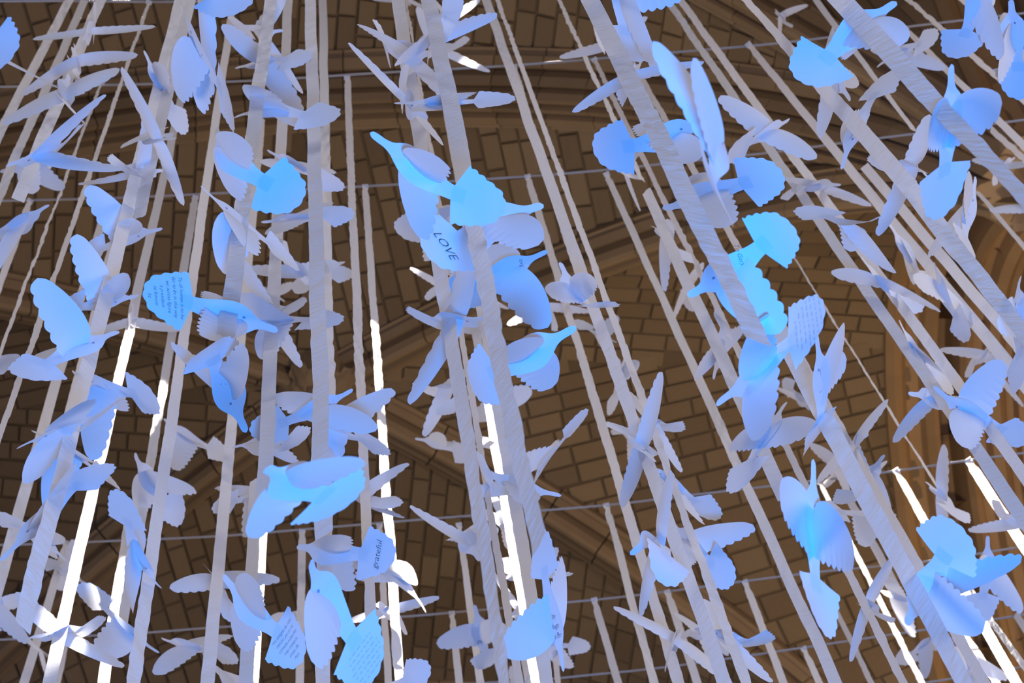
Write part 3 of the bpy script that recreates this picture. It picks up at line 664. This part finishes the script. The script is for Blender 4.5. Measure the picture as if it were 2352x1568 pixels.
def sweep(path, across, prof, joint=0.0):
    """profile (sideways, down) swept along a path; across = sideways unit vectors"""
    vs, fs = [], []
    n = len(prof)
    for P, A, D_ in zip(path, across[0], across[1]):
        for s, h in prof:
            vs.append(P + A * s + D_ * h)
    for i in range(len(path) - 1):
        for j in range(n - 1):
            a = i * n + j
            fs.append((a, a + 1, a + n + 1, a + n))
    fs.append(tuple(range(n)))
    fs.append(tuple(reversed(range((len(path) - 1) * n, len(path) * n))))
    return vs, fs


P_DIAG = [(-.27, -.06), (-.27, .05), (-.20, .07), (-.23, .12), (-.16, .20), (-.11, .13), (-.09, .26), (-.04, .33), (0, .35),
          (.04, .33), (.09, .26), (.11, .13), (.16, .20), (.23, .12), (.20, .07), (.27, .05), (.27, -.06)]
P_TRAN = [(-.44, -.06), (-.44, .06), (-.36, .08), (-.38, .16), (-.28, .24), (-.22, .14), (-.20, .30), (-.13, .40), (-.08, .30), (-.06, .42), (0, .50),
          (.06, .42), (.08, .30), (.13, .40), (.20, .30), (.22, .14), (.28, .24), (.38, .16), (.36, .08), (.44, .06), (.44, -.06)]
trim_n = [0]


def rib(p0, p1, prof, s0=0.0, s1=0.97, pieces=14):
    """half an arch from the crown p0 (plan) to the springing p1 (plan)"""
    p0, p1 = Vector(p0), Vector(p1)
    dirp = (p1 - p0).normalized()
    A = Vector((-dirp.y, dirp.x, 0))
    pts = []
    th1 = math.asin(s1)
    th0 = math.asin(s0)

    def P(t):
        th = th0 + (th1 - th0) * t
        s = math.sin(th)
        q = p0 + (p1 - p0) * s
        return Vector((q.x, q.y, ZC - RISE * (1 - math.cos(th))))
    if not any(in_frame(P(k / 20), 250) for k in range(21)):
        return
    trim_n[0] += 1
    root = bpy.data.objects.new('trim_%d' % trim_n[0], None)
    COL.objects.link(root)
    root['kind'] = 'structure'
    for k in range(pieces):
        path, D_ = [], []
        for m_ in range(4):
            t = (k + 0.012 + m_ / 3 * 0.976) / pieces
            pt = P(t)
            tan = (P(t + .002) - P(t - .002)).normalized()
            nn = tan.cross(A).normalized()
            if nn.z > 0:
                nn = -nn
            path.append(pt)
            D_.append(nn)
        if not any(in_frame(p, 200) for p in path):
            continue
        vs, fs = sweep(path, ([A] * 4, D_), prof)
        obj('voussoir', mesh('voussoir', vs, fs, M_RIB), root)


for bi, (by, hu, hl) in enumerate(BAYS):
    if bi == 2:
        continue
    for sx in (-1, 1):
        rib((XB, by), (XB + sx * HX, by + hl), P_DIAG)
        rib((XB, by), (XB + sx * HX, by - hu), P_DIAG)
        if bi == 0:
            rib((XB, by - hu), (XB + sx * HX, by - hu), P_TRAN, pieces=16)
            rib((XB, by + hl + .05), (XB + sx * HX, by + hl + .05), P_TRAN, pieces=16)

# carved boss where the diagonal ribs meet
trim_n[0] += 1
boss = bpy.data.objects.new('trim_%d' % trim_n[0], None)
COL.objects.link(boss)
boss['kind'] = 'structure'
BC = Vector((XB, BAYS[0][0], ZC - 0.33))


def lobe(a, r, tilt, size):
    def fn(u, v):
        s = (v - .5) * 2
        wd = size * (0.25 + 0.75 * math.sin(math.pi * min(1, u * 1.05)) ** 0.6) * (1 + .22 * math.cos(u * 22))
        x = r * (0.15 + u)
        y = s * wd
        z = -0.10 + 0.16 * u * u - 0.09 * (1 - s * s) * math.sin(u * math.pi) + .02 * math.cos(s * 9)
        c, sn = math.cos(a), math.sin(a)
        return BC + Vector((c * x - sn * y, sn * x + c * y, z - tilt))
    return grid(fn, 14, 8)


for k in range(8):
    vs, fs = lobe(k * math.pi / 4 + .2, 0.42, 0.0, 0.15)
    obj('carved_leaf', mesh('carved_leaf', vs, fs, M_RIB, True), boss)
for k in range(6):
    vs, fs = lobe(k * math.pi / 3, 0.24, 0.10, 0.10)
    obj('carved_leaf', mesh('carved_leaf', vs, fs, M_RIB, True), boss)
bm = bmesh.new()
bmesh.ops.create_uvsphere(bm, u_segments=20, v_segments=12, radius=0.14)
for v in bm.verts:
    v.co += v.co.normalized() * 0.03 * noise.noise(v.co * 14)
    v.co += BC + Vector((0, 0, -0.16))
me = bpy.data.meshes.new('carved_bud')
bm.to_mesh(me)
bm.free()
me.materials.append(M_RIB)
obj('carved_bud', me, boss)
bm = bmesh.new()
bmesh.ops.create_cone(bm, cap_ends=True, segments=28, radius1=0.36, radius2=0.46, depth=0.34)
bmesh.ops.translate(bm, verts=bm.verts, vec=BC + Vector((0, 0, 0.13)))
me = bpy.data.meshes.new('boss_block')
bm.to_mesh(me)
bm.free()
me.materials.append(M_RIB)
obj('boss_block', me, boss)

# the clerestory wall on the right: nested arch mouldings over the window, then the wall behind
P_WALL = [(-.30, -.10), (-.28, .08), (-.20, .16), (-.10, .10), (-.04, .02), (.10, .04), (.14, .16), (.22, .26), (.28, .22), (.31, -.30), (.50, -.30),
          (.53, .26), (.58, .36), (.66, .30), (.68, .18), (.80, .20), (.84, .36), (.94, .42), (1.02, .34), (1.05, .26), (1.12, .30), (1.14, .46), (2.5, .52)]


def wall_side(name, sx, bay, first):
    by, hu, hl = bay
    x0 = XB + sx * HX
    n = 34
    root = bpy.data.objects.new(name, None)
    COL.objects.link(root)
    root['kind'] = 'structure'
    seg = 17
    made = 0
    for k in range(seg):
        path, A, D_ = [], [], []
        for m_ in range(5):
            th = -1.5 + 3.0 * (k + m_ / 4) / seg
            h = hl if th > 0 else hu
            path.append(Vector((x0, by + h * math.sin(th), ZC - RISE * (1 - math.cos(th)))))
            nn = Vector((0, -math.sin(th) / h, -math.cos(th) / RISE)).normalized()
            A.append(Vector((sx, 0, 0)))
            D_.append(nn)
        vs, fs = sweep(path, (A, D_), P_WALL)
        if not any(in_frame(v, 300) for v in vs):
            continue
        made += 1
        obj('arch_moulding', mesh('arch_moulding', vs, fs, M_WALL), root)
    # wall face above and below the arches, and the back of the recess
    vs = [(x0 + sx * 2.5, by - hu, 8), (x0 + sx * 2.5, by + hl, 8), (x0 + sx * 2.5, by + hl, ZC + .3), (x0 + sx * 2.5, by - hu, ZC + .3)]
    obj('recess_back', mesh('recess_back', vs, [(0, 1, 2, 3)], M_WALL), root)


wall_side('wall_right', 1, BAYS[0], True)
wall_side('wall_right', 1, BAYS[1], False)
wall_side('wall_left', -1, BAYS[0], True)



def box(name, lo, hi, material, kind=None):
    vs = [(x, y, z) for x in (lo[0], hi[0]) for y in (lo[1], hi[1]) for z in (lo[2], hi[2])]
    o = obj(name, mesh(name, vs, [(0, 1, 3, 2), (4, 6, 7, 5), (0, 4, 5, 1), (2, 3, 7, 6), (0, 2, 6, 4), (1, 5, 7, 3)], material))
    if kind:
        o['kind'] = kind
    return o


M_FLOOR = stone('floor_stone', (0.05, 0.045, 0.04), (0.08, 0.07, 0.065), rnd=0.1, scale=2)
box('floor', (-10.4, -14, -0.2), (8.8, 26, 0.0), M_FLOOR, 'structure')
box('wall_right', (8.42, -14, 0.0), (8.8, 26, 18.9), M_WALL, 'structure')
box('wall_left', (-10.4, -14, 0.0), (-10.02, 26, 18.9), M_WALL, 'structure')

# ================================================================ CORDS


def tube(pts, r, n=6):
    vs, fs = [], []
    for i, p in enumerate(pts):
        a = pts[max(i - 1, 0)]
        c = pts[min(i + 1, len(pts) - 1)]
        t = (c - a).normalized()
        e1 = t.cross(Vector((0, 0, 1))).normalized()
        e2 = t.cross(e1)
        for k in range(n):
            an = 2 * math.pi * k / n
            vs.append(p + (e1 * math.cos(an) + e2 * math.sin(an)) * r)
    for i in range(len(pts) - 1):
        for k in range(n):
            fs.append((i * n + k, i * n + (k + 1) % n, (i + 1) * n + (k + 1) % n, (i + 1) * n + k))
    return vs, fs


ORD = ['topmost, along the top left edge', 'second from the top', 'third from the top', 'fourth from the top', 'fifth from the top', 'sixth from the top', 'lowest, at the bottom right']
for k, pl in enumerate(CORDS):
    pts = []
    for i in range(49):
        x = pl[0][0] + (pl[-1][0] - pl[0][0]) * i / 48
        y = sinterp(x, pl)
        pts.append(at(x, y, 11.2))
    ext = []
    if k not in (0,):
        ext = [pts[-1] + (pts[-1] - pts[-4]).normalized() * 3]
    pts = [pts[0] + (pts[0] - pts[4]).normalized() * 3] + pts + ext
    vs, fs = tube(pts, 0.0062)
    o = obj('cord', mesh('cord', vs, fs, M_CORD, True))
    o['label'] = 'thin white cord crossing the picture, ' + ORD[k]
    o['category'] = 'cord'
    o['group'] = 'cords stretched across the nave'

# ================================================================ RIBBONS
RW = 0.038
for k, (lab, x1, y1, w1, x2, y2, w2, fl, d1, d2) in enumerate(RIBBONS):
    rr = random.Random(k * 7 + 1)
    A, B = at(x1, y1, d1), at(x2, y2, d2)
    dr = (B - A).normalized()
    L0 = (B - A).length
    t0, t1 = 0.0, 1.0
    if 't' not in fl and y1 <= 110 and x1 < 2250:
        t0 = -min(3.5, max(0.3, (11.4 - d1) * 1.05)) / L0
    if (y2 >= 1500 or x2 >= 2290 or x2 <= 25) and 'b' not in fl:
        t1 = 1 + 0.5 / L0
    view = (CAM - (A + B) / 2).normalized()
    side = dr.cross(view).normalized()
    f1, f2 = w1 * d1 / F / RW, w2 * d2 / F / RW
    RWk = RW * max(1.0, max(f1, f2) * 1.0)
    a1, a2 = math.acos(min(1, w1 * d1 / F / RWk)), math.acos(min(1, w2 * d2 / F / RWk))
    sg = rr.choice((-1, 1))
    length = L0 * (t1 - t0)
    n = int(length / 0.014)
    ph = rr.uniform(0, 99)
    lean = rr.uniform(-1, 1)
    nrm0 = side.cross(dr)

    def fn(u, v):
        t = t0 + (t1 - t0) * u
        tc_ = max(0, min(1, t))
        s = u * length
        P = A + dr * (L0 * t)
        tw = sg * (a1 + (a2 - a1) * tc_)
        tw += 0.10 * noise.noise(Vector((s * 1.7, ph, 0))) + 0.04 * noise.noise(Vector((s * 9, ph, 5)))
        sd = side * math.cos(tw) + nrm0 * math.sin(tw)
        nn = nrm0 * math.cos(tw) - side * math.sin(tw)
        c = (v - .5)
        wob = 0.004 * noise.noise(Vector((s * 2.5, ph, 9)))
        rip = (0.0030 * noise.noise(Vector(((s + lean * c * 1.2) * 26, ph, 3))) + 0.0042 * noise.noise(Vector(((s + lean * c * 0.9) * 13, ph, 7)))) * (0.35 + abs(noise.noise(Vector((s * 0.8, ph, 21)))) * 2.2)
        if 't' in fl:
            # gathered where it is looped over the cord
            g = max(0.0, 1 - s / 0.10)
            c *= 1 - 0.30 * math.sin(g * math.pi)
        return P + sd * (c * RWk) + side * wob + nn * rip
    vs, fs = grid(fn, n, 4)
    root = obj('ribbon', mesh('ribbon', vs, fs, M_RIBBON, True))
    root['label'] = lab
    root['category'] = 'ribbon'
    root['group'] = 'white satin ribbons hanging from the cords'
    if 't' in fl:
        # the loop folded round the cord

        def fl_(u, v):
            an = u * 2 * math.pi
            r = 0.011
            return A + side * ((v - .5) * RWk * 0.8) + dr * (-r * 0.2 - math.cos(an) * r * 1.3) + nrm0 * (math.sin(an) * r)
        vs, fs = grid(fl_, 14, 4)
        obj('loop', mesh('loop', vs, fs, M_RIBBON, True), root)

SEGS = []
for r_ in RIBBONS:
    a_, b_ = at(r_[1], r_[2], r_[8]), at(r_[4], r_[5], r_[9])
    SEGS.append((a_ + ((a_ - b_).normalized() * 3.5 if 't' not in r_[7] and r_[2] <= 110 else Vector()), b_))
SUNLIT_Y = {}
for r_ in RIBBONS:
    if 's' in r_[7]:
        SUNLIT_Y[r_[0]] = (762, 1500) if abs(r_[2] - 190) < 1 else (1290, 1568) if abs(r_[2] - 1168) < 1 else (1215, 1568) if abs(r_[2] - 1190) < 1 else (745, 1568) if abs(r_[2] - 428) < 1 else (max(r_[2], 850 if abs(r_[2] - 740) < 1 else 0), min(r_[5], 1568))
for k, (lab, x1, y1, w1, x2, y2, w2, fl, d1, d2) in enumerate(RIBBONS):
    if 's' in fl:
        r1, r2 = math.hypot(x1 - 740, y1 + 1250), math.hypot(x2 - 740, y2 + 1250)
        ya, yb = SUNLIT_Y.get(lab, (y1, min(y2, 1568)))
        P = []
        for y in (ya, yb):
            t = (y - y1) / (y2 - y1)
            x = x1 + (x2 - x1) * t
            P.append(at(x, y, d1 * r1 / math.hypot(x - 740, y + 1250)))
        sun_beam(P[0], P[1], 0.06, -1 if x1 < 1000 else 1)
sun_beam(at(300, 1270, 8.2), at(360, 1360, 7.9), 0.25, -1)
sun_beam(at(60, 1470, 9.2), at(100, 1568, 9.0), 0.25, -1)

# ================================================================ PAPER DOVES
H_BODY = [(-.24, .056), (-.18, .053), (-.10, .060), (0, .086), (.10, .112), (.17, .118), (.24, .102), (.29, .072), (.33, .044), (.38, .029), (.44, .027), (.48, .022), (.495, .011), (.5, .001)]
X_LEAD = [(0, .21), (.08, .25), (.25, .255), (.45, .225), (.65, .17), (.82, .105), (.94, .045), (1, -.02)]
X_TRAIL = [(0, -.05), (.15, -.07), (.35, -.09), (.55, -.105), (.75, -.112), (.9, -.105), (.97, -.08), (1, -.02)]
SPAN = 0.6


def arc(a, c, t):
    if abs(c) < 1e-4:
        return t * math.cos(a), t * math.sin(a)
    return (math.sin(a + c * t) - math.sin(a)) / c, -(math.cos(a + c * t) - math.cos(a)) / c


def make_dove(k, lab, pos, rv, f, size, dep):
    fL, fR, cu, kb, sL, sR, k2 = f
    rr = random.Random(k + 5)
    root = bpy.data.objects.new('paper_dove', None)
    COL.objects.link(root)
    v = Vector(rv)
    root.matrix_world = Matrix.Translation(Vector(pos)) @ Matrix.Rotation(v.length, 4, v.normalized() if v.length > 1e-6 else Vector((0, 0, 1)))
    root['label'] = lab
    root['category'] = 'paper dove'
    root['group'] = 'paper doves on the ribbons'
    cup = rr.uniform(-.5, .5)
    tailtw = rr.uniform(-.25, .25)

    def bend(x, z, off=0.0):
        kk = kb if x > 0 else k2
        a, b = arc(0, kk, abs(x))
        y = b + cup * z * z + (tailtw * z * max(0, -x - .2) * 2)
        th = kk * abs(x)
        return Vector((math.copysign(a, x) - math.sin(kk * abs(x)) * off * (1 if x > 0 else -1), y + math.cos(th) * off, z)) * size

    def bfn(u, v):
        x = -.24 + .74 * (1 - (1 - u) ** 1.0)
        h = max(0.0008, sinterp(x, H_BODY))
        return bend(x, (v - .5) * 2 * h + .012 * math.sin((x + .24) * 6))
    vs, fs = grid(bfn, 46, 4)
    obj('body', mesh('body', vs, fs, M_PAPER, True), root)

    NS = rr.choice((10, 11, 12))
    THM = math.radians(76)

    def tfn(u, v):
        s = (v - .5) * 2
        th = s * THM
        r = sinterp(abs(s), [(0, .355), (.27, .325), (.52, .266), (.72, .238), (.88, .226), (1, .222)])
        if u > .5:
            r += .016 * (abs(math.sin(math.pi * NS * s / 2 + .3)) - .5) * (u - .5) * 2
        r = .001 + r * u
        return bend(-.145 - r * math.cos(th), r * math.sin(th), .0008)
    vs, fs = grid(tfn, 7, NS * 6)
    obj('tail', mesh('tail', vs, fs, M_PAPER, True), root)

    nw = rr.choice((6, 7, 8))

    def wing(a0, sg, sw):
        def wfn(u, v):
            t = u
            ww, hh = arc(a0, cu, SPAN * t)
            xl = sinterp(t, X_LEAD)
            xt = sinterp(t, X_TRAIL)
            sc = .024 * (abs(math.sin(math.pi * nw * t)) - .45) * min(1, t * 6) * min(1, (1 - t) * 7)
            xt -= sc
            x = xt + (xl - xt) * v + sw * SPAN * t
            e = .010 * math.sin(v * math.pi) * (1 - t) * 3
            return Vector((x, sg * ww, hh + e)) * size
        return grid(wfn, nw * 9, 5)
    for a0, sg, sw in ((fL, 1, sL), (fR, -1, sR)):
        vs, fs = wing(a0, sg, sw)
        obj('wing', mesh('wing', vs, fs, M_PAPER, True), root)
    if dep < 6.4:
        # punched eye: disc coloured as the dark of the hole, on either face
        for off in (.004, -.004):
            vs = [bend(.235 + .012 * math.cos(i * math.pi / 6), -.018 + .008 * math.sin(i * math.pi / 6), off) for i in range(12)]
            obj('eye', mesh('eye', vs, [tuple(range(12))], M_EYE), root)
    return root, bend


def text_mesh(s):
    c = bpy.data.curves.new('t', 'FONT')
    c.body = s
    c.align_x = 'CENTER'
    c.align_y = 'CENTER'
    c.size = 1
    c.shear = 0.35
    c.offset = -0.012
    c.resolution_u = 2
    o = bpy.data.objects.new('t', c)
    COL.objects.link(o)
    dg = bpy.context.evaluated_depsgraph_get()
    me = o.evaluated_get(dg).to_mesh()
    vs = [v.co.copy() for v in me.vertices]
    fs = [tuple(p.vertices) for p in me.polygons]
    o.evaluated_get(dg).to_mesh_clear()
    bpy.data.objects.remove(o)
    bpy.data.curves.remove(c)
    return vs, fs


def scribble(rr, ln):
    """an illegible pen line: a wavering stroke of ink"""
    vs, fs = [], []
    x = -ln / 2
    while x < ln / 2:
        wl = rr.uniform(.5, 1.6)
        n = int(wl / .07)
        pts = []
        for i in range(n):
            pts.append((x + i * .07, .22 * math.sin(i * 1.9 + rr.uniform(-.5, .5)) * rr.uniform(.4, 1.3)))
        for (a, b), (c, d) in zip(pts, pts[1:]):
            o = len(vs)
            q = .035
            vs += [Vector((a, b - q, 0)), Vector((c, d - q, 0)), Vector((c, d + q, 0)), Vector((a, b + q, 0))]
            fs.append((o, o + 1, o + 2, o + 3))
        x += wl + rr.uniform(.3, .5)
    return vs, fs


def write(root, bend, centre, dirpx, lines, hgt, seed=0):
    """ink on the flat sheet (tail or body); the text runs along dirpx in the view from below"""
    mw = root.matrix_world
    x0, z0 = centre

    def W(x, z, off=0.0):
        return mw @ bend(x, z, off)
    side = 1 if (CAM - W(x0, z0)).dot(W(x0, z0, .01) - W(x0, z0)) > 0 else -1
    e = .01
    p0 = Vector(pix(W(x0, z0))[:2])
    jx = (Vector(pix(W(x0 + e, z0))[:2]) - p0) / e
    jz = (Vector(pix(W(x0, z0 + e))[:2]) - p0) / e
    det = jx.x * jz.y - jx.y * jz.x
    if abs(det) < 1e-3:
        return
    dx, dy = dirpx
    a = (dx * jz.y - dy * jz.x) / det
    b = (jx.x * dy - jx.y * dx) / det
    l = math.hypot(a, b)
    e1 = (a / l, b / l)
    e2 = (-e1[1], e1[0])
    up = (dy, -dx)
    im = jx * e2[0] + jz * e2[1]
    if im.x * up[0] + im.y * up[1] < 0:
        e2 = (-e2[0], -e2[1])
    V, Fc = [], []
    rr = random.Random(seed)
    for i, ln in enumerate(lines):
        vs, fs = text_mesh(ln) if isinstance(ln, str) else scribble(rr, ln)
        yo = ((len(lines) - 1) / 2 - i) * hgt * 1.25
        o = len(V)
        for q in vs:
            s, t = q.x * hgt, q.y * hgt + yo + rr.uniform(-.0006, .0006)
            V.append(bend(x0 + e1[0] * s + e2[0] * t, z0 + e1[1] * s + e2[1] * t, side * .004))
        Fc += [tuple(o + j for j in f_) for f_ in fs]
    obj('handwriting', mesh('handwriting', V, Fc, M_INK), root)


# hand lettered doves: phrase in the label -> (where on the sheet, run of the text in the view, lines, height)
WRITING = [
    ('LOVE written', (-.31, 0), (.55, .8), ['LOVE'], .088),
    ('the word love on', (.265, .01), (.3, .95), ['love'], .05),
    ('several lines of handwriting', (-.34, 0), (.08, 1), ['To all human is to be', 'fair to be in this way', 'we across figure', 'a president', 'to bonum', 'be'], .036),
    ('crammed with', (-.35, 0), (.62, -.85), [8, 9, 9, 10, 9, 8, 7], .026),
    ('six slanting rows', (-.33, 0), (.6, -.85), ['mis amigos de nani', 'camino pa un mi', 'camado a paz los', 'mas tiempos', 'cosas de', 'nani'], .034),
    ('five rows', (-.34, 0), (.3, -1), [8, 8, 8, 7, 6], .03),
    ('a name across', (-.33, 0), (.2, -1), ['grateful'], .075),
    ('dense writing over', (-.35, 0), (.12, 1), [7, 9, 10, 10, 9, 8, 6], .03),
    ('writing on its lower wing, ', (.05, 0), (.95, .2), ['heart', 'and of Union'], .04),
    ('long drooping head', (.18, 0), (.9, -.35), ['by', 'hugs', 'cs for'], .055),
    ('eye hole and lines', (.05, 0), (-.1, -1), [4, 5, 4, 5], .03),
    ('names on its wings', (.0, 0), (.9, -.3), ['Dexter'], .06),
    ('lavender fan tail and writing', (.0, 0), (.35, .95), ['To Gary may'], .045),
    ('writing along both spread', (.0, 0), (.5, -.9), [6, 6], .03),
    ('very large bright blue paper dove with a wide plain', None, None, None, None),
]
for k, (lab, pos, rv, f, size, dep) in enumerate(DOVES):
    root, bend = make_dove(k, lab, pos, rv, f, size, dep)
    hit = [w_ for w_ in WRITING if w_[0] in lab]
    if hit:
        if hit[0][1]:
            write(root, bend, *hit[0][1:], seed=k)
    elif dep < 6 and k % 3 == 0:
        write(root, bend, (.06, 0), (random.uniform(-1, 1), random.uniform(-1, 1)), [random.uniform(1, 3)], .03, seed=k)
